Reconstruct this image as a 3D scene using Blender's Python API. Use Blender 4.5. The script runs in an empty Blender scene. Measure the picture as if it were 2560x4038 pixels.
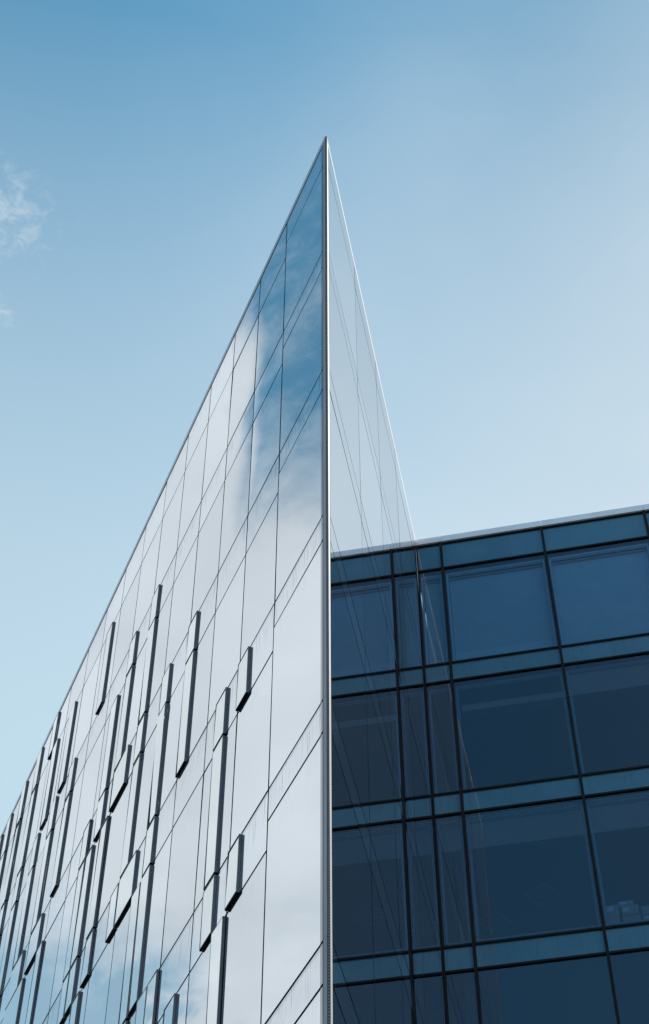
import bpy, math, random
from mathutils import Vector

random.seed(7)
R = math.radians
S = bpy.context.scene

# ------------------------------------------------------------------ camera
EYE = 1.6                                     # eye height above the pavement
cam_d = bpy.data.cameras.new('camera')
cam = bpy.data.objects.new('camera', cam_d)
S.collection.objects.link(cam)
cam_d.sensor_fit = 'VERTICAL'
cam_d.sensor_height = 36.0
cam_d.lens = 6520.7 / 4038 * 36.0
cam_d.clip_start = 0.1
cam_d.clip_end = 3000
cam.rotation_mode = 'XYZ'
cam.location = (0, 0, EYE)
from mathutils import Matrix
_base = Matrix.Rotation(R(90 + 50.044), 4, 'X')
cam.matrix_world = Matrix.Translation((0, 0, EYE)) @ _base @ Matrix.Rotation(R(-0.0777), 4, 'Z')
S.camera = cam

# ------------------------------------------------------------------ render / exposure
S.view_settings.view_transform = 'Standard'
S.view_settings.look = 'None'
S.view_settings.gamma = 1
S.view_settings.exposure = 0.2
S.render.resolution_x, S.render.resolution_y = 649, 1024
S.cycles.max_bounces = 12
S.cycles.glossy_bounces = 6
S.cycles.diffuse_bounces = 3
S.cycles.transparent_max_bounces = 16
S.cycles.caustics_reflective = False
S.cycles.use_denoising = True
S.cycles.sample_clamp_indirect = 6

# ------------------------------------------------------------------ sun and sky
SUN_AZ, SUN_EL = 62.0, 44.0                   # azimuth clockwise from +Y
W = bpy.data.worlds.new('World')
S.world = W
W.use_nodes = True


class NT:
    """small helper for building node trees"""
    def __init__(s, tree):
        s.t = tree
        tree.nodes.clear()

    def n(s, typ, ins=None, **kw):
        x = s.t.nodes.new(typ)
        for k, v in kw.items():
            setattr(x, k, v)
        for k, v in (ins or {}).items():
            sock = x.inputs[k]
            if isinstance(v, bpy.types.NodeSocket):
                s.t.links.new(v, sock)
            else:
                sock.default_value = v
        return x

    def m(s, op, a, b=0.0, c=None, clamp=False):
        ins = {0: a, 1: b}
        if c is not None:
            ins[2] = c
        return s.n('ShaderNodeMath', ins, operation=op, use_clamp=clamp).outputs[0]

    def vm(s, op, a, b=None):
        ins = {0: a}
        if b is not None:
            ins[1] = b
        x = s.n('ShaderNodeVectorMath', ins, operation=op)
        return x.outputs['Value'] if op in ('LENGTH', 'DISTANCE', 'DOT_PRODUCT') else x.outputs[0]

    def ss(s, v, lo, hi, to0=0.0, to1=1.0):
        return s.n('ShaderNodeMapRange', {0: v, 1: lo, 2: hi, 3: to0, 4: to1},
                   interpolation_type='SMOOTHSTEP', clamp=True).outputs[0]

    def mixc(s, f, a, b):
        x = s.n('ShaderNodeMix', {0: f}, data_type='RGBA')
        for k, v in ((6, a), (7, b)):
            if isinstance(v, bpy.types.NodeSocket):
                s.t.links.new(v, x.inputs[k])
            else:
                x.inputs[k].default_value = v
        return x.outputs[2]

    def noise(s, vec, scale, detail=4.0, rough=0.55, dist=0.0):
        return s.n('ShaderNodeTexNoise', {'Vector': vec, 'Scale': scale, 'Detail': detail,
                                          'Roughness': rough, 'Distortion': dist}).outputs[0]


w = NT(W.node_tree)
sky = w.n('ShaderNodeTexSky', sky_type='NISHITA', sun_disc=False, sun_elevation=R(SUN_EL),
          sun_rotation=R(SUN_AZ), altitude=0, air_density=1.0, dust_density=0.3, ozone_density=2.0)
gen = w.n('ShaderNodeTexCoord').outputs['Generated']
sep = w.n('ShaderNodeSeparateXYZ', {0: gen})
zc = w.m('MAXIMUM', sep.outputs[2], 0.06)
# a cloud layer at constant height: position = horizontal direction over vertical
pl = w.n('ShaderNodeCombineXYZ', {0: w.m('DIVIDE', sep.outputs[0], zc), 1: w.m('DIVIDE', sep.outputs[1], zc), 2: 0.0}).outputs[0]
SKYMUL, CLOUD = 1.0, 5.4


def blob(cx, cy, r0, r1):
    return w.ss(w.vm('DISTANCE', pl, (cx, cy, 0.0)), r0, r1, 1.0, 0.0)


n1 = w.noise(pl, 5.5, 6.0, 0.55, 0.25)
n2 = w.noise(pl, 22.0, 5.0, 0.6, 0.6)
n3 = w.noise(pl, 3.0, 3.0, 0.5)
ratio = w.m('DIVIDE', sep.outputs[0], w.m('MAXIMUM', sep.outputs[1], 0.02))
rad = w.vm('LENGTH', pl)
bank = w.m('MULTIPLY', w.ss(ratio, -0.955, -0.85), w.m('MULTIPLY', w.ss(rad, 0.60, 0.71), w.ss(ratio, -0.50, -0.64)))
bank = w.m('MULTIPLY', bank, w.m('MULTIPLY', w.ss(rad, 1.35, 0.95), w.ss(sep.outputs[1], 0.1, 0.3)))
big = w.m('MAXIMUM', blob(-0.76, 0.82, 0.14, 0.545), w.m('MAXIMUM', blob(-1.14, 1.03, 0.10, 0.34), bank))
big = w.m('MAXIMUM', big, blob(-1.0, 0.3, 0.2, 0.5))
hole = w.m('ADD', w.m('MULTIPLY', blob(-0.515, 0.540, 0.0, 0.08), 0.30), w.m('MULTIPLY', w.m('MULTIPLY', blob(-0.98, 1.30, 0.06, 0.24), 0.90), w.ss(w.noise(pl, 10.0, 4.0, 0.55, 0.3), 0.44, 0.64)))
dens = w.m('ADD', w.m('MULTIPLY', big, 1.0), w.m('MULTIPLY', w.m('SUBTRACT', n1, 0.5), 1.1))
dens = w.m('ADD', dens, w.m('MULTIPLY', w.m('SUBTRACT', n2, 0.5), 0.28))
dens = w.m('SUBTRACT', dens, hole)
thick = w.ss(dens, 0.16, 0.86)
n4 = w.noise(pl, 75.0, 6.0, 0.62, 0.8)
n5 = w.noise(w.vm('MULTIPLY', pl, (1.0, 0.45, 1.0)), 38.0, 6.0, 0.6, 0.7)
wisp_b = w.m('MAXIMUM', blob(-0.222, 0.570, 0.0, 0.070), blob(-0.238, 0.650, 0.0, 0.030))
wisp = w.m('MULTIPLY', w.ss(w.m('ADD', n4, w.m('MULTIPLY', wisp_b, 0.30)), 0.60, 0.98), w.m('POWER', wisp_b, 0.5))
# torn shreds inside the blue gap of the cloud bank
shred_b = w.m('MULTIPLY', w.ss(ratio, -0.72, -0.82), w.m('MULTIPLY', w.ss(rad, 0.52, 0.62), w.ss(rad, 1.0, 0.8)))
shred_b = w.m('MULTIPLY', shred_b, w.ss(sep.outputs[1], 0.1, 0.3))
shred = w.m('MULTIPLY', w.m('MULTIPLY', w.ss(w.m('ADD', w.m('MULTIPLY', n5, 0.65), w.m('MULTIPLY', n2, 0.35)), 0.42, 0.68), shred_b), 0.60)
wisp = w.m('MAXIMUM', wisp, shred)
thin = w.m('MULTIPLY', w.ss(w.m('ADD', w.m('MULTIPLY', n3, 0.7), w.m('MULTIPLY', n1, 0.3)), 0.38, 0.72), w.ss(sep.outputs[0], -0.22, 0.12, 0.0, 0.17))
# thin high haze: thicker lower down and towards the sun, absent in the deep blue behind
vt = w.m('DIVIDE', w.m('SUBTRACT', 0.915, sep.outputs[2]), 0.26, clamp=True)
vg = w.m('MULTIPLY', w.m('SUBTRACT', 1.0, w.m('POWER', w.m('SUBTRACT', 1.0, vt), 1.8)), 0.60)
vx = w.m('MULTIPLY', w.ss(sep.outputs[0], -0.24, 0.40), 0.46)
vx = w.m('MULTIPLY', vx, w.ss(sep.outputs[2], 1.0, 0.82))
veil = w.m('MULTIPLY', vg, w.ss(sep.outputs[1], -0.25, 0.35))
veil = w.m('MULTIPLY', veil, w.m('MAXIMUM', w.ss(sep.outputs[0], -0.36, -0.20, 0.07, 1.0), w.m('MULTIPLY', w.ss(sep.outputs[2], 0.80, 0.64), 0.60)))
shade = w.m('ADD', 0.68, w.m('MULTIPLY', w.noise(pl, 3.4, 5.0, 0.5, 0.3), 0.64))
ccol = w.vm('SCALE', (0.865 * CLOUD, 0.935 * CLOUD, 1.0 * CLOUD))
w.t.nodes[-1].inputs['Scale'].default_value = 1.0
w.t.links.new(shade, w.t.nodes[-1].inputs['Scale'])
skyc = w.vm('MULTIPLY', sky.outputs[0], (0.66 * SKYMUL, 1.22 * SKYMUL, 1.08 * SKYMUL))
dim = w.ss(sep.outputs[0], -0.08, 0.32, 1.0, 0.78)
skyc = w.vm('SCALE', skyc)
w.t.links.new(dim, w.t.nodes[-1].inputs['Scale'])
# the half of the sky away from the sun is a deeper blue
skyc = w.mixc(w.ss(sep.outputs[1], 0.15, -0.35), skyc, w.vm('MULTIPLY', skyc, (1.15, 1.24, 1.42)))
HZ = 1 / (0.15 * 1.149)
hazy = w.mixc(w.m('ADD', thin, veil, clamp=True), skyc, (0.80 * HZ, 0.93 * HZ, 0.97 * HZ, 1))
hazy = w.mixc(w.m('MULTIPLY', vx, 0.85), hazy, (0.86 * HZ, 0.865 * HZ, 0.90 * HZ, 1))
c1 = w.mixc(w.m('MULTIPLY', wisp, 0.42), hazy, (0.86 * CLOUD, 0.93 * CLOUD, 0.95 * CLOUD, 1))
c2 = w.mixc(thick, c1, ccol)
# unseen cloud ring low round the horizon, added to brighten upright faces
low = w.m('MULTIPLY', w.ss(sep.outputs[2], 0.52, 0.30), w.ss(w.noise(gen, 3.2, 5.0, 0.55, 0.3), 0.40, 0.62))
c2 = w.mixc(w.m('MULTIPLY', low, w.ss(sep.outputs[2], -0.02, 0.03)), c2, (0.92 * CLOUD, 0.93 * CLOUD, 1.0 * CLOUD, 1))
bg = w.n('ShaderNodeBackground', {'Color': c2, 'Strength': 0.15})
w.n('ShaderNodeOutputWorld', {'Surface': bg.outputs[0]})

sun_d = bpy.data.lights.new('sun', 'SUN')
sun_d.energy = 3.2
sun_d.angle = R(0.5)
sun_d.color = (1.0, 0.955, 0.89)
sun = bpy.data.objects.new('sun', sun_d)
S.collection.objects.link(sun)
sdir = Vector((math.sin(R(SUN_AZ)) * math.cos(R(SUN_EL)), math.cos(R(SUN_AZ)) * math.cos(R(SUN_EL)), math.sin(R(SUN_EL))))
sun.rotation_euler = (-sdir).to_track_quat('-Z', 'Y').to_euler()
sun.location = sdir * 100


# ------------------------------------------------------------------ materials
def mat(name):
    m = bpy.data.materials.new(name)
    m.use_nodes = True
    return m, NT(m.node_tree)


def schlick(k, f0):
    g = k.n('ShaderNodeNewGeometry')
    c = k.m('ABSOLUTE', k.vm('DOT_PRODUCT', g.outputs['Normal'], g.outputs['Incoming']))
    q = k.m('POWER', k.m('SUBTRACT', 1.0, c, clamp=True), 5.0)
    return k.m('ADD', f0, k.m('MULTIPLY', q, 1.0 - f0), clamp=True)


def coat_tone(k, refl):
    """the coating differs a little from pane to pane"""
    r_ = k.n('ShaderNodeObjectInfo').outputs['Random']
    t_ = k.n('ShaderNodeVectorMath', {0: refl}, operation='SCALE')
    k.t.links.new(k.ss(r_, 0.0, 1.0, 0.925, 1.0), t_.inputs['Scale'])
    return t_.outputs[0]


def dirt_mask(k, strength):
    """rain streaks running down from the upper edge of a panel (UV = metres from its top left)"""
    uv = k.n('ShaderNodeUVMap').outputs[0]
    s2 = k.n('ShaderNodeSeparateXYZ', {0: uv})
    pos = k.n('ShaderNodeNewGeometry').outputs['Position']
    s3 = k.n('ShaderNodeSeparateXYZ', {0: pos})
    base = k.n('ShaderNodeCombineXYZ', {0: k.m('ADD', k.m('MULTIPLY', s2.outputs[0], 26.0), k.m('MULTIPLY', k.m('ADD', s3.outputs[0], s3.outputs[2]), 0.02)),
                                        1: k.m('MULTIPLY', s2.outputs[1], 0.9), 2: k.m('FLOOR', s3.outputs[2])}).outputs[0]
    a = k.noise(base, 1.0, 3.0, 0.6)
    ln = k.m('MULTIPLY', k.noise(k.n('ShaderNodeVectorMath', {0: base, 1: (0.23, 0.0, 1.0)}, operation='MULTIPLY').outputs[0], 1.0, 2.0), 1.5)
    fall = k.ss(s2.outputs[1], 0.0, ln, 1.0, 0.0)
    m1 = k.m('MULTIPLY', k.ss(a, 0.50, 0.74), fall)
    rim = k.ss(s2.outputs[1], 0.0, 0.10, 0.35, 0.0)
    front = k.m('SUBTRACT', 1.0, k.n('ShaderNodeNewGeometry').outputs['Backfacing'])
    return k.m('MULTIPLY', k.m('MULTIPLY', k.m('ADD', m1, rim, clamp=True), strength), front)


def glass(name, f0, tint, refl=(1, 1, 1), dirt=0.0, dirt_col=(0.10, 0.11, 0.14), film=0.0):
    m, k = mat(name)
    f = schlick(k, f0)
    gl = k.n('ShaderNodeBsdfGlossy', {'Color': coat_tone(k, refl), 'Roughness': 0.0})
    tr = k.n('ShaderNodeBsdfTransparent', {'Color': (*tint, 1)})
    sh = k.n('ShaderNodeMixShader', {0: f, 1: tr.outputs[0], 2: gl.outputs[0]}).outputs[0]
    if dirt or film:
        df = k.n('ShaderNodeBsdfDiffuse', {'Color': (*dirt_col, 1)})
        fac = dirt_mask(k, dirt) if dirt else film
        if dirt and film:
            fac = k.m('ADD', fac, film, clamp=True)
        sh = k.n('ShaderNodeMixShader', {0: fac, 1: sh, 2: df.outputs[0]}).outputs[0]
    k.n('ShaderNodeOutputMaterial', {'Surface': sh})
    return m


def coated(name, f0, body, refl=(1, 1, 1), dirt=0.0, dirt_col=(0.10, 0.11, 0.14)):
    """opaque back-painted glass"""
    m, k = mat(name)
    f = schlick(k, f0)
    gl = k.n('ShaderNodeBsdfGlossy', {'Color': coat_tone(k, refl), 'Roughness': 0.0})
    pos = k.n('ShaderNodeNewGeometry').outputs['Position']
    v = k.ss(k.noise(pos, 0.8, 3.0), 0.3, 0.7, 0.9, 1.1)
    bc = k.n('ShaderNodeVectorMath', {0: body}, operation='SCALE')
    k.t.links.new(v, bc.inputs['Scale'])
    df = k.n('ShaderNodeBsdfDiffuse', {'Color': bc.outputs[0]})
    sh = k.n('ShaderNodeMixShader', {0: f, 1: df.outputs[0], 2: gl.outputs[0]}).outputs[0]
    if dirt:
        d2 = k.n('ShaderNodeBsdfDiffuse', {'Color': (*dirt_col, 1)})
        sh = k.n('ShaderNodeMixShader', {0: dirt_mask(k, dirt), 1: sh, 2: d2.outputs[0]}).outputs[0]
    k.n('ShaderNodeOutputMaterial', {'Surface': sh})
    return m


def plain(name, col, rough=0.6, metal=0.0, spec=0.5, var=0.12, vscale=2.0, streak=False):
    m, k = mat(name)
    pos = k.n('ShaderNodeNewGeometry').outputs['Position']
    if streak:
        pos = k.n('ShaderNodeVectorMath', {0: pos, 1: (14.0, 14.0, 0.7)}, operation='MULTIPLY').outputs[0]
    v = k.ss(k.noise(pos, vscale, 4.0), 0.25, 0.75, 1 - var, 1 + var)
    bc = k.n('ShaderNodeVectorMath', {0: col}, operation='SCALE')
    k.t.links.new(v, bc.inputs['Scale'])
    p = k.n('ShaderNodeBsdfPrincipled', {'Base Color': bc.outputs[0], 'Roughness': rough, 'Metallic': metal, 'Specular IOR Level': spec})
    k.n('ShaderNodeOutputMaterial', {'Surface': p.outputs[0]})
    return m


M = {}
M['pane'] = glass('mirror_glass', 0.79, (0.22, 0.34, 0.40), (0.945, 0.98, 1.0), dirt=0.16)
M['spandrel'] = coated('mirror_spandrel', 0.79, (0.10, 0.12, 0.15), (0.94, 0.975, 1.0), dirt=0.70)
M['vent'] = glass('vent_glass', 0.84, (0.22, 0.34, 0.40), (0.97, 1.0, 1.0))
M['side_pane'] = glass('side_glass', 0.74, (0.12, 0.19, 0.24), (0.98, 0.99, 1.0), film=0.004)
M['side_spandrel'] = coated('side_spandrel_glass', 0.70, (0.03, 0.05, 0.065), (0.98, 0.99, 1.0))
M['clear'], _k = mat('clear_back')
_k.n('ShaderNodeOutputMaterial', {'Surface': _k.n('ShaderNodeBsdfTransparent').outputs[0]})
M['dark_pane'] = glass('tinted_glass', 0.090, (0.48, 0.70, 0.92), (0.95, 0.95, 1.0))
M['dark_spandrel'] = coated('tinted_spandrel', 0.085, (0.052, 0.145, 0.210), (0.95, 0.96, 1.0), dirt=0.30, dirt_col=(0.02, 0.03, 0.05))
M['gasket'] = plain('black_gasket', (0.006, 0.006, 0.010), 0.7)
M['edge'] = plain('glass_edge', (0.010, 0.011, 0.018), 0.5)
M['vent_frame'] = plain('anodised_grey', (0.165, 0.155, 0.165), 0.38, 0.0, 0.6)
M['black_metal'] = plain('black_metal', (0.007, 0.008, 0.009), 0.5, 0.0, 0.15)
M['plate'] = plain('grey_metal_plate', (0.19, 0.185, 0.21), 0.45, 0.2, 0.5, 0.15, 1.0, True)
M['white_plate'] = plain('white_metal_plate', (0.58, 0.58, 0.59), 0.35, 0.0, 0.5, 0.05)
M['coping'] = plain('coping_metal', (0.34, 0.38, 0.43), 0.4, 0.3, 0.5, 0.08)
M['coping_white'] = plain('white_coping', (0.80, 0.80, 0.79), 0.9, 0.0, 0.05, 0.06, 1.5)
M['coping_wing'] = plain('wing_coping', (0.80, 0.78, 0.82), 0.5, 0.0, 0.4, 0.06)
M['bead'] = plain('lens_bead', (0.42, 0.36, 0.36), 0.3)
M['strip'] = plain('strip_channel', (0.05, 0.05, 0.06), 0.6)
M['slab'] = plain('concrete_slab', (0.10, 0.10, 0.11), 0.9)
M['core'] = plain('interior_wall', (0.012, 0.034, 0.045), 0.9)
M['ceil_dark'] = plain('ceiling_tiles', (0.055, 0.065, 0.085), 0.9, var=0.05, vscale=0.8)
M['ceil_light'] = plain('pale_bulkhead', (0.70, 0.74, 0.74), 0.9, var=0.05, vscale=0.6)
M['blind'] = plain('blind_slats', (0.30, 0.40, 0.40), 0.6, var=0.05)
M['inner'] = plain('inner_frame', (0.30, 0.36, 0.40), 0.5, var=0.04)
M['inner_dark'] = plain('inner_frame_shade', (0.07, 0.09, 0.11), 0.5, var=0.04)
M['carton'] = plain('cardboard', (0.15, 0.12, 0.10), 0.9)
M['carton_tag'] = plain('paper_tag', (0.22, 0.26, 0.26), 0.8)
M['diffuser'] = plain('vent_metal', (0.30, 0.32, 0.33), 0.5)
M['paving'] = plain('pavement', (0.22, 0.21, 0.20), 0.9, var=0.2, vscale=0.5)
M['roofing'] = plain('roof_membrane', (0.18, 0.18, 0.18), 0.9)


# ------------------------------------------------------------------ mesh helpers
class MB:
    def __init__(s):
        s.v, s.f, s.mi, s.uv, s.sm = [], [], [], [], []
        s.flip = False

    def quad(s, a, b, c, d, mi=0, uv=None, smooth=False):
        n = len(s.v)
        s.v += [a, b, c, d]
        s.f.append((n, n + 1, n + 2, n + 3))
        s.mi.append(mi)
        s.uv.append(uv or [(0, 9)] * 4)
        s.sm.append(smooth)

    def poly(s, pts, mi=0):
        n = len(s.v)
        s.v += list(pts)
        s.f.append(tuple(range(n, n + len(pts))))
        s.mi.append(mi)
        s.uv.append([(0, 9)] * len(pts))
        s.sm.append(False)

    def box(s, P, u0, u1, d0, d1, z0, z1, mi=0, front=None, skip=()):
        """box in a facade's own frame; P maps (along, outward, height) to the world"""
        mf = mi if front is None else front
        s.flip = getattr(P, 'flip', False)
        q = lambda u, d, z: P(u, d, z)
        if 'f' not in skip:
            s.quad(q(u0, d1, z0), q(u1, d1, z0), q(u1, d1, z1), q(u0, d1, z1), mf)
        s.quad(q(u0, d0, z0), q(u0, d0, z1), q(u1, d0, z1), q(u1, d0, z0), mi)
        s.quad(q(u0, d0, z0), q(u0, d1, z0), q(u0, d1, z1), q(u0, d0, z1), mi)
        s.quad(q(u1, d0, z0), q(u1, d0, z1), q(u1, d1, z1), q(u1, d1, z0), mi)
        s.quad(q(u0, d0, z0), q(u1, d0, z0), q(u1, d1, z0), q(u0, d1, z0), mi)
        s.quad(q(u0, d0, z1), q(u0, d1, z1), q(u1, d1, z1), q(u1, d0, z1), mi)

    def build(s, name, mats, parent=None):
        me = bpy.data.meshes.new(name)
        if s.flip:                              # facades whose outside lies to the left: turn the faces outward
            s.f = [f[::-1] for f in s.f]
            s.uv = [u[::-1] for u in s.uv]
        me.from_pydata([tuple(x) for x in s.v], [], s.f)
        ul = me.uv_layers.new(name='UVMap')
        i = 0
        for p, mi, uv, sm in zip(me.polygons, s.mi, s.uv, s.sm):
            p.material_index = mi
            p.use_smooth = sm
            for j in range(len(p.vertices)):
                ul.data[p.loop_start + j].uv = uv[j]
        for m in (mats if isinstance(mats, (list, tuple)) else [mats]):
            me.materials.append(M[m])
        me.update()
        o = bpy.data.objects.new(name, me)
        S.collection.objects.link(o)
        if parent is not None:
            o.parent = parent
            # keep the part where it was modelled (world coordinates)
            o.matrix_parent_inverse = parent.matrix_world.inverted()
        return o


def thing(name, label, cat, loc=(0, 0, 0), group=None):
    o = bpy.data.objects.new(name, None)
    S.collection.objects.link(o)
    o.empty_display_size = 0.5
    o.location = loc
    o.matrix_world = Matrix.Translation(loc)
    o['label'] = label
    o['category'] = cat
    if group:
        o['group'] = group
    return o


def frame(origin, az, side):
    """facade frame: origin on the ground, direction az (deg from +Y, clockwise); side=+1 outward to the right of it, -1 to the left"""
    e = Vector((math.sin(R(az)), math.cos(R(az)), 0))
    n = Vector((e.y, -e.x, 0)) * side
    o = Vector(origin)

    def P(u, d, z):
        return o + e * u + n * d + Vector((0, 0, z + EYE))
    P.flip = side < 0
    return P


def pane(P, u0, u1, z0, z1, parent, name, mats, d=0.0, t=0.014, tilt=0.0012, bulge=0.0004, uniform=False, lip=0.0):
    """one glazing panel: a very slightly pillowed, very slightly tilted front face"""
    ss = [0, .05, .12, .25, .5, .75, .88, .95, 1]
    tu, tz = random.gauss(0, tilt), random.gauss(0, tilt)
    bu = bulge * random.uniform(0.4, 1.3)
    W_, H_ = u1 - u0, z1 - z0
    b = MB()
    b.flip = getattr(P, 'flip', False)
    idx = {}
    for i, a in enumerate(ss):
        for j, c in enumerate(ss):
            h = -bu * ((2 * a - 1) ** 4 * min(1, W_) + (2 * c - 1) ** 4 * min(1, H_)) + tu * (a - .5) * W_ + tz * (c - .5) * H_
            idx[i, j] = len(b.v)
            b.v.append(P(u0 + a * W_, d + h, z0 + c * H_))
    for i in range(len(ss) - 1):
        for j in range(len(ss) - 1):
            b.f.append((idx[i, j], idx[i + 1, j], idx[i + 1, j + 1], idx[i, j + 1]))
            b.mi.append(0)
            b.sm.append(True)
            b.uv.append([(ss[p] * W_, (1 - ss[q]) * H_) for p, q in ((i, j), (i + 1, j), (i + 1, j + 1), (i, j + 1))])
    e = 0.0006 + abs(bu) * 2
    q = P
    f, k = d - e, d - t
    b.quad(q(u0, k, z0), q(u0, k, z1), q(u1, k, z1), q(u1, k, z0), 1)
    b.quad(q(u0, k, z0), q(u0, f, z0), q(u0, f, z1), q(u0, k, z1), 2)
    b.quad(q(u1, k, z0), q(u1, k, z1), q(u1, f, z1), q(u1, f, z0), 2)
    b.quad(q(u0, k, z0), q(u1, k, z0), q(u1, f, z0), q(u0, f, z0), 2)
    b.quad(q(u0, k, z1), q(u0, f, z1), q(u1, f, z1), q(u1, k, z1), 2)
    return b.build(name, mats, parent)


# ------------------------------------------------------------------ ground
g = MB()
g.quad((-1500, -1500, 0), (1500, -1500, 0), (1500, 1500, 0), (-1500, 1500, 0))
ground = g.build('pavement', 'paving')
ground['kind'] = 'structure'

# ------------------------------------------------------------------ setting-out of the two wings
K0 = (-0.021, 16.780, 0)
AZL, AZM = -22.97, 11.312
PL = frame(K0, AZL, -1)                       # white-reflecting facade
PM = frame((0.090, 16.802, 0), AZM, +1)       # narrow side facade seen at a grazing angle
UC = 11.607
C0 = PM(UC, 0, -EYE)
PD = frame(tuple(C0), AZM + 90.3, +1)         # dark facade of the side wing
ROOF, COP = 32.300, 32.485
ZA = [27.965 - 4 * k for k in range(8)]       # upper joint of each floor band
U1, WL = 2.061, 1.6009
VL = [0.0] + [U1 + WL * i for i in range(20)]  # vertical joints of the long facade
G = 0.044                                     # joint width


def colu(c):                                   # column number -> metres along the long facade
    return U1 + (c - 1) * WL if c >= 1 else U1 * c


wedge = thing('office_building', 'wedge-shaped glass office building with a knife-sharp corner and pale cloud-reflecting facade', 'building', (0, 16.8, 0))

# ---- long facade
ZBOT = ZA[6] + 0.5
cells1 = [('s', ROOF, ROOF - .897), ('v', ROOF - .897, ZA[0])]
cells2 = [('s', ROOF, ROOF - 1.457), ('v', ROOF - 1.457, ZA[0])]
for k in range(6):
    cells1 += [('s', ZA[k], ZA[k] - .602), ('v', ZA[k] - .602, ZA[k + 1])]
    cells2 += [('s', ZA[k], ZA[k] - 1.12), ('v', ZA[k] - 1.12, ZA[k + 1])]


def zvis(u):                                   # lowest height the photo shows on the long facade at u
    return 10.9 + max(0.0, u) * 0.595


NC = 19
for i in range(NC):
    cells = cells1 if i == 0 else cells2
    ua, ub = VL[i] + (0.0075 if i == 0 else G / 2), VL[i + 1] - G / 2
    rest = []
    for kind, zt, zb in cells:
        if zt < zvis(VL[i]) - 0.6 or i > 16:
            rest.append((kind, zt, zb))
            continue
        if kind == 'v':
            pane(PL, ua, ub, zb + G / 2, zt - G / 2, wedge, 'window_pane', ('pane', 'clear', 'edge'))
        else:
            pane(PL, ua, ub, zb + G / 2, zt - G / 2, wedge, 'spandrel_panel', ('spandrel', 'gasket', 'edge'))
    if rest:
        b = MB()
        for kind, zt, zb in rest:
            b.box(PL, ua, ub, -0.014, 0.0, zb + G / 2, zt - G / 2, 0)
        o = b.build('lower_cladding', 'spandrel', wedge)
        o['kind'] = 'stuff'
    # vertical joint: dark backing strip behind the gap
    b = MB()
    b.box(PL, VL[i + 1] - 0.035, VL[i + 1] + 0.035, -0.11, -0.018, 2.0, ROOF - .01)
    b.build('mullion', 'gasket', wedge)
b = MB()
b.box(PL, -0.0138, 0.0070, -0.05, 0.0008, 2.0, ROOF - .01)
b.build('mullion', 'gasket', wedge)
rows = sorted({round(z, 4) for c in (cells1, cells2) for _, a, b_ in c for z in (a, b_)}, reverse=True)
for z in rows:
    in1 = any(abs(z - zz) < 1e-3 for _, a, b_ in cells1 for zz in (a, b_))
    in2 = any(abs(z - zz) < 1e-3 for _, a, b_ in cells2 for zz in (a, b_))
    x0 = 0.0 if in1 else VL[1] + 0.036
    x1 = VL[NC] if in2 else VL[1] - 0.036
    b = MB()
    b.box(PL, x0, x1, -0.105, -0.0185, z - 0.034, z + 0.034)
    b.build('transom', 'gasket', wedge)
# darker edge strip of the first bay
b = MB()
for kind, zt, zb in cells1:
    b.box(PL, 0.014, 0.088, 0.0012, 0.004, zb + G / 2, zt - G / 2)
M['edge_strip'] = coated('edge_strip_glass', 0.34, (0.04, 0.05, 0.07), (0.90, 0.95, 1.0))
b.build('edge_trim', 'edge_strip', wedge)

# ---- projecting vent boxes on the long facade: (right column, left column, list of cells)
CELL = {'P': (ROOF, ROOF - 1.457), 'Q': (ROOF - 1.457, ZA[0])}
for k in range(6):
    CELL['S%d' % k] = (ZA[k], ZA[k] - 1.12)
    CELL['V%d' % k] = (ZA[k] - 1.12, ZA[k + 1])
T3, T6 = 1 / 3, 2 / 3
VENTS = [
    (1 + T6, 2, 'S2 S3'), (2 + T3, 2 + T6, 'S2 V2 S3'), (2, 2 + T3, 'V3'),
    (3 + T6, 4, 'S1 V1'), (4 + T6, 5, 'S1 V1 S2 V2'), (5, 5 + T3, 'V2 S3'), (4 + T3, 4 + T6, 'S3'),
    (5 + T6, 6, 'S0 V0 S1 V1'), (5 + T3, 6, 'S2'), (6, 6 + T3, 'S2'),
    (6 + T6, 7, 'S0 V0'), (6 + T3, 7, 'S1'), (7, 7 + T3, 'V1 S2'),
    (7 + T3, 7 + T6, 'V0 S1'), (7 + T6, 8, 'V1 S2'), (8, 8 + T3, 'S1 V1 S2'), (7 + T3, 7 + T6, 'V2'),
    (8 + T3, 8 + T6, 'Q'), (9 + T6, 10, 'S0 V0'), (10 + T3, 10 + T6, 'Q'), (10 + T6, 11, 'S0 V0'), (10 + T3, 11, 'S1'),
    (10, 10 + T3, 'V1'), (11, 12, 'V1'), (11 + T3, 12, 'S1'), (11 + T3, 11 + T6, 'Q'), (11 + T6, 12, 'P S0 V0'),
    (12 + T6, 13, 'P Q S0 V0 S1'), (13 + T6, 14, 'P Q S0 V0'), (14 + T6, 15, 'P Q S0'), (15 + T3, 15 + T6, 'P Q'),
    (4, 4 + T3, 'S3 V3'), (3 + T3, 3 + T6, 'V3'), (9, 9 + T3, 'S3'), (16, 16 + T6, 'P Q'),
]
DV = 0.045
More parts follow.
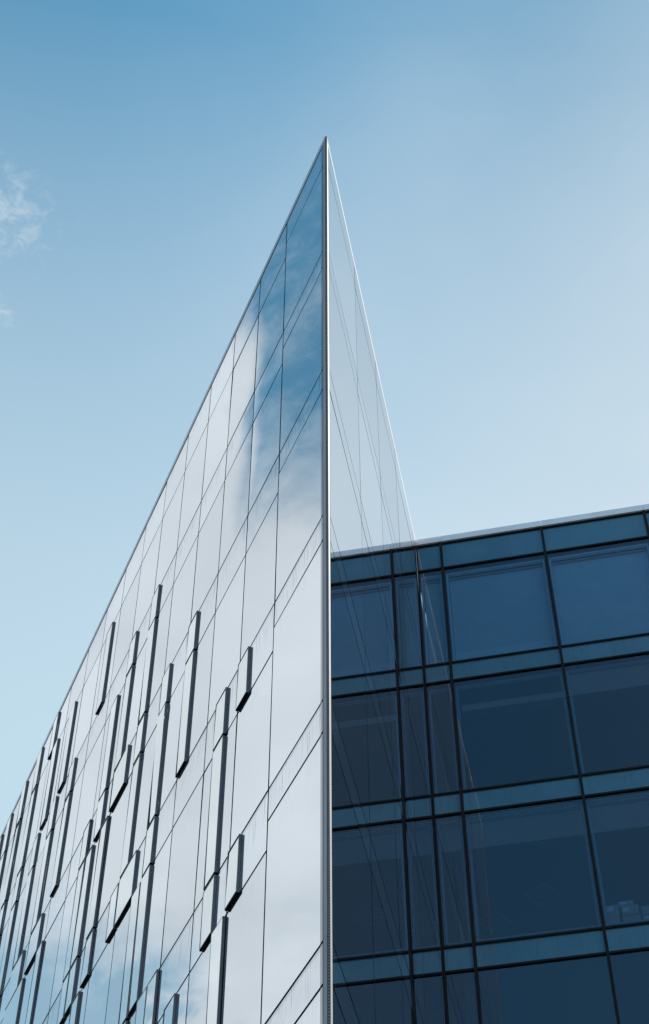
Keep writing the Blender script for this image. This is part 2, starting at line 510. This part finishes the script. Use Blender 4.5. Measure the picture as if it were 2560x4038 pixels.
for cr, cl, cs in VENTS:
    for c in cs.split():
        zt, zb = CELL[c]
        u0, u1 = colu(cr) + 0.015, colu(cl) - 0.015
        if abs(cl - round(cl)) < .01:
            u1 = colu(cl) - 0.03
        if abs(cr - round(cr)) < .01:
            u0 = colu(cr) + 0.03
        z0, z1 = zb + 0.030, zt - 0.022
        b = MB()
        ft = 0.016
        # side, head and sill rails of the casement, standing on the wall plane
        b.box(PL, u0, u0 + ft, 0.003, DV, z0, z1)
        b.box(PL, u1 - ft, u1, 0.003, DV, z0, z1)
        b.box(PL, u0 + ft, u1 - ft, 0.003, DV, z0, z0 + ft + .006, 1)
        b.box(PL, u0 + ft, u1 - ft, 0.003, DV, z1 - ft, z1)
        b.box(PL, u0 + .002, u1 - .002, 0.003, DV - 0.002, z0 - 0.005, z0 - 0.0005, 1)
        f = b.build('projecting_window', ('vent_frame', 'black_metal'), wedge)
        pane(PL, u0 + ft + .003, u1 - ft - .003, z0 + ft + .009, z1 - ft - .003, f, 'pane', ('vent', 'clear', 'edge'), d=DV - 0.004, t=0.02, tilt=0.005)

# ---- side facade
VM = [0.004, 3.03, 5.698, 8.366, 11.034, UC - 0.045]
cellsM = [('s', ROOF, ROOF - .887), ('v', ROOF - .887, ZA[0])]
for k in range(6):
    cellsM += [('s', ZA[k], ZA[k] - .602), ('v', ZA[k] - .602, ZA[k + 1])]
GM = 0.034
for i in range(5):
    for kind, zt, zb in cellsM:
        a, c = VM[i] + GM / 2, VM[i + 1] - GM / 2
        if kind == 'v':
            pane(PM, a, c, zb + GM / 2, zt - GM / 2, wedge, 'side_window_pane', ('side_pane', 'clear', 'edge'), tilt=0.00045, bulge=0.0007)
        else:
            pane(PM, a, c, zb + GM / 2, zt - (GM / 2 if zt < ROOF else 0), wedge, 'side_spandrel_panel', ('side_spandrel', 'gasket', 'edge'), tilt=0.00045, bulge=0.0005)
    b = MB()
    b.box(PM, VM[i + 1] - 0.03, VM[i + 1] + 0.03, -0.11, -0.018, 2.0, ROOF - .01)
    b.build('side_mullion', 'gasket', wedge)
for z in sorted({round(z, 4) for _, a, b_ in cellsM for z in (a, b_)})[:-1]:
    b = MB()
    b.box(PM, 0.1, UC - 0.05, -0.105, -0.0185, z - 0.028, z + 0.028)
    b.build('side_transom', 'gasket', wedge)

# ---- sharp corner: grey plates, beaded strip, white plates
tips = [ROOF + 0.0025] + [ZA[k] - (0.0) for k in range(7)] + [2.0]
for j in range(len(tips) - 1):
    zt, zb = tips[j], tips[j + 1]
    o = random.uniform(-0.002, 0.004)
    b = MB()
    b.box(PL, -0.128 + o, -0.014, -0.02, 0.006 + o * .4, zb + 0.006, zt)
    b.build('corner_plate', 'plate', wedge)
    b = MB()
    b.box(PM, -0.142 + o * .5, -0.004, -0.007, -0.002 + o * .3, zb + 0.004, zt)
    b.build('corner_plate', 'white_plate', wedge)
PN = frame((0.0295, 16.657, 0), 111.0, +1)        # the strip faces the street between the plates
b = MB()
b.box(PN, 0.0, 0.034, -0.02, 0.0, 2.0, COP - 0.03)
b.build('light_strip', 'strip', wedge)
b = MB()
z = 8.0
while z < COP - 0.3:
    c = [(0.015 + 0.008 * math.cos(t * R(60)), 0.008 * math.sin(t * R(60))) for t in range(6)]
    for t in range(6):
        a_, d_ = c[t], c[(t + 1) % 6]
        n_ = len(b.v)
        b.v += [PN(a_[0], 0.0005, z + a_[1]), PN(d_[0], 0.0005, z + d_[1]), PN(0.015, 0.005, z)]
        b.f.append((n_, n_ + 1, n_ + 2)); b.mi.append(0); b.sm.append(False); b.uv.append([(0, 9)] * 3)
    z += 0.044
b.build('lens_row', 'bead', wedge)

# ---- copings
segs = [-0.128] + VL[1::3] + [VL[NC]]
for j in range(len(segs) - 1):
    b = MB()
    b.box(PL, segs[j] + (0.003 if j else 0.0), segs[j + 1] - 0.003, -0.25 if j else -0.012, 0.010, ROOF + 0.006, COP)
    b.build('roof_coping', 'coping', wedge)
segs = [-0.142, 3.03, 5.698, 8.366, UC - 0.002]
for j in range(len(segs) - 1):
    b = MB()
    b.box(PM, segs[j] + 0.003, segs[j + 1] - 0.003, -0.16 if j else -0.028, 0.0006 if j else 0.0004, ROOF + 0.003, COP - 0.001)
    b.build('roof_coping', 'coping_white', wedge)

# ---- inside of the wedge: floors, roof, walls that close the volume
def ring(off):
    """plan polygon of the wedge, off metres inside its faces"""
    a = PL(0.6 + off * 2, -off, 0); b_ = PL(VL[NC], -off, 0)
    m1 = PM(UC - 0.02, -off, 0); m0 = PM(0.75 + off * 2, -off, 0)
    far = PM(UC + 12.0, -off, 0)
    return [a, b_, far, m1, m0]


def slab(zb, zt, off, name, mname, parent):
    r = ring(off)
    b = MB()
    lo = [Vector((p.x, p.y, zb + EYE)) for p in r]
    hi = [Vector((p.x, p.y, zt + EYE)) for p in r]
    b.poly(hi)
    b.poly(lo[::-1])
    for i in range(len(r)):
        j = (i + 1) % len(r)
        b.quad(lo[i], lo[j], hi[j], hi[i])
    return b.build(name, mname, parent)


for k in range(7):
    slab(ZA[k] - 0.42, ZA[k] - 0.10, 0.13, 'floor_slab', 'slab', wedge)
slab(ROOF - 0.75, ROOF - 0.35, 0.13, 'roof_slab', 'roofing', wedge)
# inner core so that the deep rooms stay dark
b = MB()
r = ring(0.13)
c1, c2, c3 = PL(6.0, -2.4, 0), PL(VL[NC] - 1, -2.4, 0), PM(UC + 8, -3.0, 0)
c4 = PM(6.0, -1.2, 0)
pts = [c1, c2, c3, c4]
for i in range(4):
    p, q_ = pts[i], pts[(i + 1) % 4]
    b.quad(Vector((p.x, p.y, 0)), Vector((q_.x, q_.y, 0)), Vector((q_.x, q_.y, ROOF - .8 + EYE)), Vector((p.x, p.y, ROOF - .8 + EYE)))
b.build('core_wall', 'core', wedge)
b = MB()
e0, e1 = PL(VL[NC], -0.13, -EYE), PM(UC + 12.0, -0.13, -EYE)
b.quad(e0, e1, e1 + Vector((0, 0, ROOF + EYE)), e0 + Vector((0, 0, ROOF + EYE)))
b.build('end_wall', 'plate', wedge)

# ------------------------------------------------------------------ side wing with the dark facade
wing = thing('office_wing', 'dark blue glass office wing with black mullions behind the sharp wedge corner', 'building', tuple(C0))
ZT = 32.206
VD = [0.0, 0.644] + [0.644 + 2.611 * i for i in range(1, 6)]
HD = 3.975
cellsD = [('s', ZT, 31.242)]
z = 31.242
for k in range(6):
    cellsD += [('v', 31.242 if k == 0 else 27.283 - HD * (k - 1), 27.872 - HD * k), ('s', 27.872 - HD * k, 27.283 - HD * k)]
MW = 0.032                                     # half width of a mullion cap
for i in range(len(VD) - 1):
    for n_, (kind, zt, zb) in enumerate(cellsD):
        a, c = VD[i] + 0.012, VD[i + 1] - 0.012
        if kind == 'v':
            pane(PD, a, c, zb + .012, zt - .012, wing, 'window_pane', ('dark_pane', 'clear', 'edge'), tilt=0.0006, bulge=0.0005)
            # pale inner frame behind the glass
            if n_ <= 5:
                b = MB()
                fa, fc, f0, f1 = a + .045, c - .045, zb + .03, zt - .10
                b.box(PD, fa, fa + .05, -.17, -.10, f0, f1)
                b.box(PD, fc - .05, fc, -.17, -.10, f0, f1)
                b.box(PD, fa + .05, fc - .05, -.17, -.10, f1 - .06, f1)
                b.box(PD, fa + .05, fc - .05, -.15, -.11, f1 - .10, f1 - .075)
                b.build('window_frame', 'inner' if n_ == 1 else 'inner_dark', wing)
        else:
            pane(PD, a, c, zb + .012, zt - .012, wing, 'spandrel_panel', ('dark_spandrel', 'gasket', 'edge'), tilt=0.0006, bulge=0.0004)
for i, v in enumerate(VD):
    b = MB()
    lo = v if i == 0 else v - MW
    b.box(PD, lo + (0.004 if i == 0 else 0), v + MW, -0.12, 0.075, 2.0, ZT - 0.014)
    b.build('mullion', 'black_metal', wing)
for z in [c[2] for c in cellsD] + [ZT - 0.03]:
    b = MB()
    for i in range(len(VD) - 1):
        b.box(PD, VD[i] + MW + .001, VD[i + 1] - MW - .001, -0.10, 0.040, z - 0.023, z + 0.023)
    b.build('transom', 'black_metal', wing)
for i in range(len(VD) - 1):
    b = MB()
    b.box(PD, VD[i] + (.003 if i else -.02), VD[i + 1] - .003, -0.28, 0.082, ZT, ZT + 0.198)
    b.build('roof_coping', 'coping_wing', wing)
VE = VD[-1]
# floors, ceilings, back wall
ceil_z = [31.10] + [27.30 - HD * k for k in range(5)]
for k, zc_ in enumerate(ceil_z):
    b = MB()
    b.box(PD, -0.02, VE, -9.0, -0.135, zc_ + 0.012, (ZT - 0.35 if k == 0 else zc_ + 0.50))
    b.build('floor_slab', 'slab', wing)
    b = MB()
    b.box(PD, -0.015, VE - .005, -8.95, -1.30, zc_ - 0.03, zc_ + 0.010)
    b.build('ceiling', 'ceil_dark', wing)
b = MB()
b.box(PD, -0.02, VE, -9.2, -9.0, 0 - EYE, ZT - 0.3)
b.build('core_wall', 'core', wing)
b = MB()
b.box(PD, VE, VE + 0.2, -9.2, -0.02, 0 - EYE, ZT - 0.02)
b.build('end_wall', 'black_metal', wing)


def bulk(v0, v1, d0, d1, zc_, m='ceil_light'):
    b = MB()
    b.box(PD, v0, v1, -d1, -d0, zc_ - 0.03, zc_ + 0.010)
    return b.build('ceiling_bulkhead', m, wing)


# pale ceiling strips by the windows, as the photo shows them floor by floor
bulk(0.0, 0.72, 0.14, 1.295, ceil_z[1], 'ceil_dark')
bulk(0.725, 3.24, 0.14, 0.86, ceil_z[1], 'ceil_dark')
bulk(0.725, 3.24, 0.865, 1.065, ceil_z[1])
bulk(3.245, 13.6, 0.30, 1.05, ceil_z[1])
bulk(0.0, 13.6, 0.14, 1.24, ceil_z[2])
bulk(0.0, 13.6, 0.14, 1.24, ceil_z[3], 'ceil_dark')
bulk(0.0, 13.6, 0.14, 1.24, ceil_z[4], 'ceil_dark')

# square air grilles set at an angle in the third-floor ceiling
for cx, cd in ((1.98, 3.15), (0.75, 3.95)):
    b = MB()
    PG = frame(tuple(PD(cx, -cd, -EYE)), AZM + 90.3 + 33, +1)
    zc_ = ceil_z[2] - 0.032
    h = 0.31
    for (x0, x1, y0, y1) in ((-h, h, -h, -h + .03), (-h, h, h - .03, h), (-h, -h + .03, -h + .03, h - .03), (h - .03, h, -h + .03, h - .03)):
        b.box(PG, x0, x1, y0, y1, zc_ - .012, zc_)
    for s_ in range(6):
        y = -h + .08 + s_ * .09
        b.box(PG, -h + .05, h - .05, y, y + .02, zc_ - .008, zc_)
    b.build('air_grille', 'diffuser', wing)

# ------------------------------------------------------------------ blinds on the top floor
BL = ['narrow slatted blind in the top-floor window next to the wedge', 'lowered slatted blind with a pale bottom band in the wide top-floor window nearest the wedge',
      'lowered slatted blind in the second wide top-floor window from the wedge', 'slatted blind in the third wide top-floor window, cut off by the picture edge']
for i in range(4):
    a, c = VD[i] + .11, VD[i + 1] - .11
    t = thing('window_blind', BL[i], 'blind', tuple(PD((a + c) / 2, -.25, 27.95)), 'slatted blinds behind the top-floor windows')
    b = MB()
    b.box(PD, a, c, -.28, -.20, 31.0, 31.07)
    b.build('head_rail', 'inner', t)
    b = MB()
    z = 30.97
    zend = 27.95 if i != 1 else 28.45
    while z > zend:
        p = 0.058
        b.quad(PD(a, -.240, z + .021), PD(c, -.240, z + .021), PD(c, -.252, z - .021), PD(a, -.252, z - .021))
        z -= p
    if i == 1:
        while z > 27.95:
            b.quad(PD(a, -.242, z + .022), PD(c, -.242, z + .022), PD(c, -.248, z - .021), PD(a, -.248, z - .021))
            z -= .045
    b.build('slats', 'blind', t)
    b = MB()
    b.box(PD, a, c, -.265, -.225, 27.91, 27.935)
    b.build('bottom_rail', 'inner', t)

# ------------------------------------------------------------------ cartons on the sill of the third floor
ZS = 20.17
CART = [(3.33, .27, 0.00, .26, 'brown carton at the left foot of the pile, partly behind the mullion'),
        (3.35, .26, 0.27, .24, 'carton with a pale tag on top of the left column of the pile'),
        (3.66, .36, 0.00, .22, 'brown carton at the foot of the middle column of the pile'),
        (3.67, .34, 0.225, .22, 'tagged carton in the middle of the tallest column'),
        (3.62, .30, 0.45, .12, 'small flat carton crowning the pile by the window'),
        (4.07, .33, 0.00, .18, 'carton with a pale tag at the foot of the right column'),
        (4.06, .34, 0.185, .20, 'carton on top of the right column of the pile'),
        (4.46, .34, 0.00, .12, 'low carton at the far right end of the pile')]
sill = MB()
sill.box(PD, 0.05, VE - .05, -1.0, -.20, ZS - .06, ZS - .002)
sill.build('window_sill', 'slab', wing)
for n_, (v, wd, zz, h, lab) in enumerate(CART):
    t = thing('cardboard_box', lab, 'box', tuple(PD(v + wd / 2, -.45, ZS + zz)), 'cartons piled behind the third-floor window')
    b = MB()
    b.box(PD, v, v + wd, -.62, -.30 - .012 * (n_ % 3), ZS + zz, ZS + zz + h)
    b.build('carton', 'carton', t)
    if n_ in (1, 3, 4, 5):
        b = MB()
        b.box(PD, v + .02, v + .15, -.300 - .012 * (n_ % 3), -.297 - .012 * (n_ % 3), ZS + zz + h * .35, ZS + zz + h * .85)
        b.build('paper_tag', 'carton_tag', t)
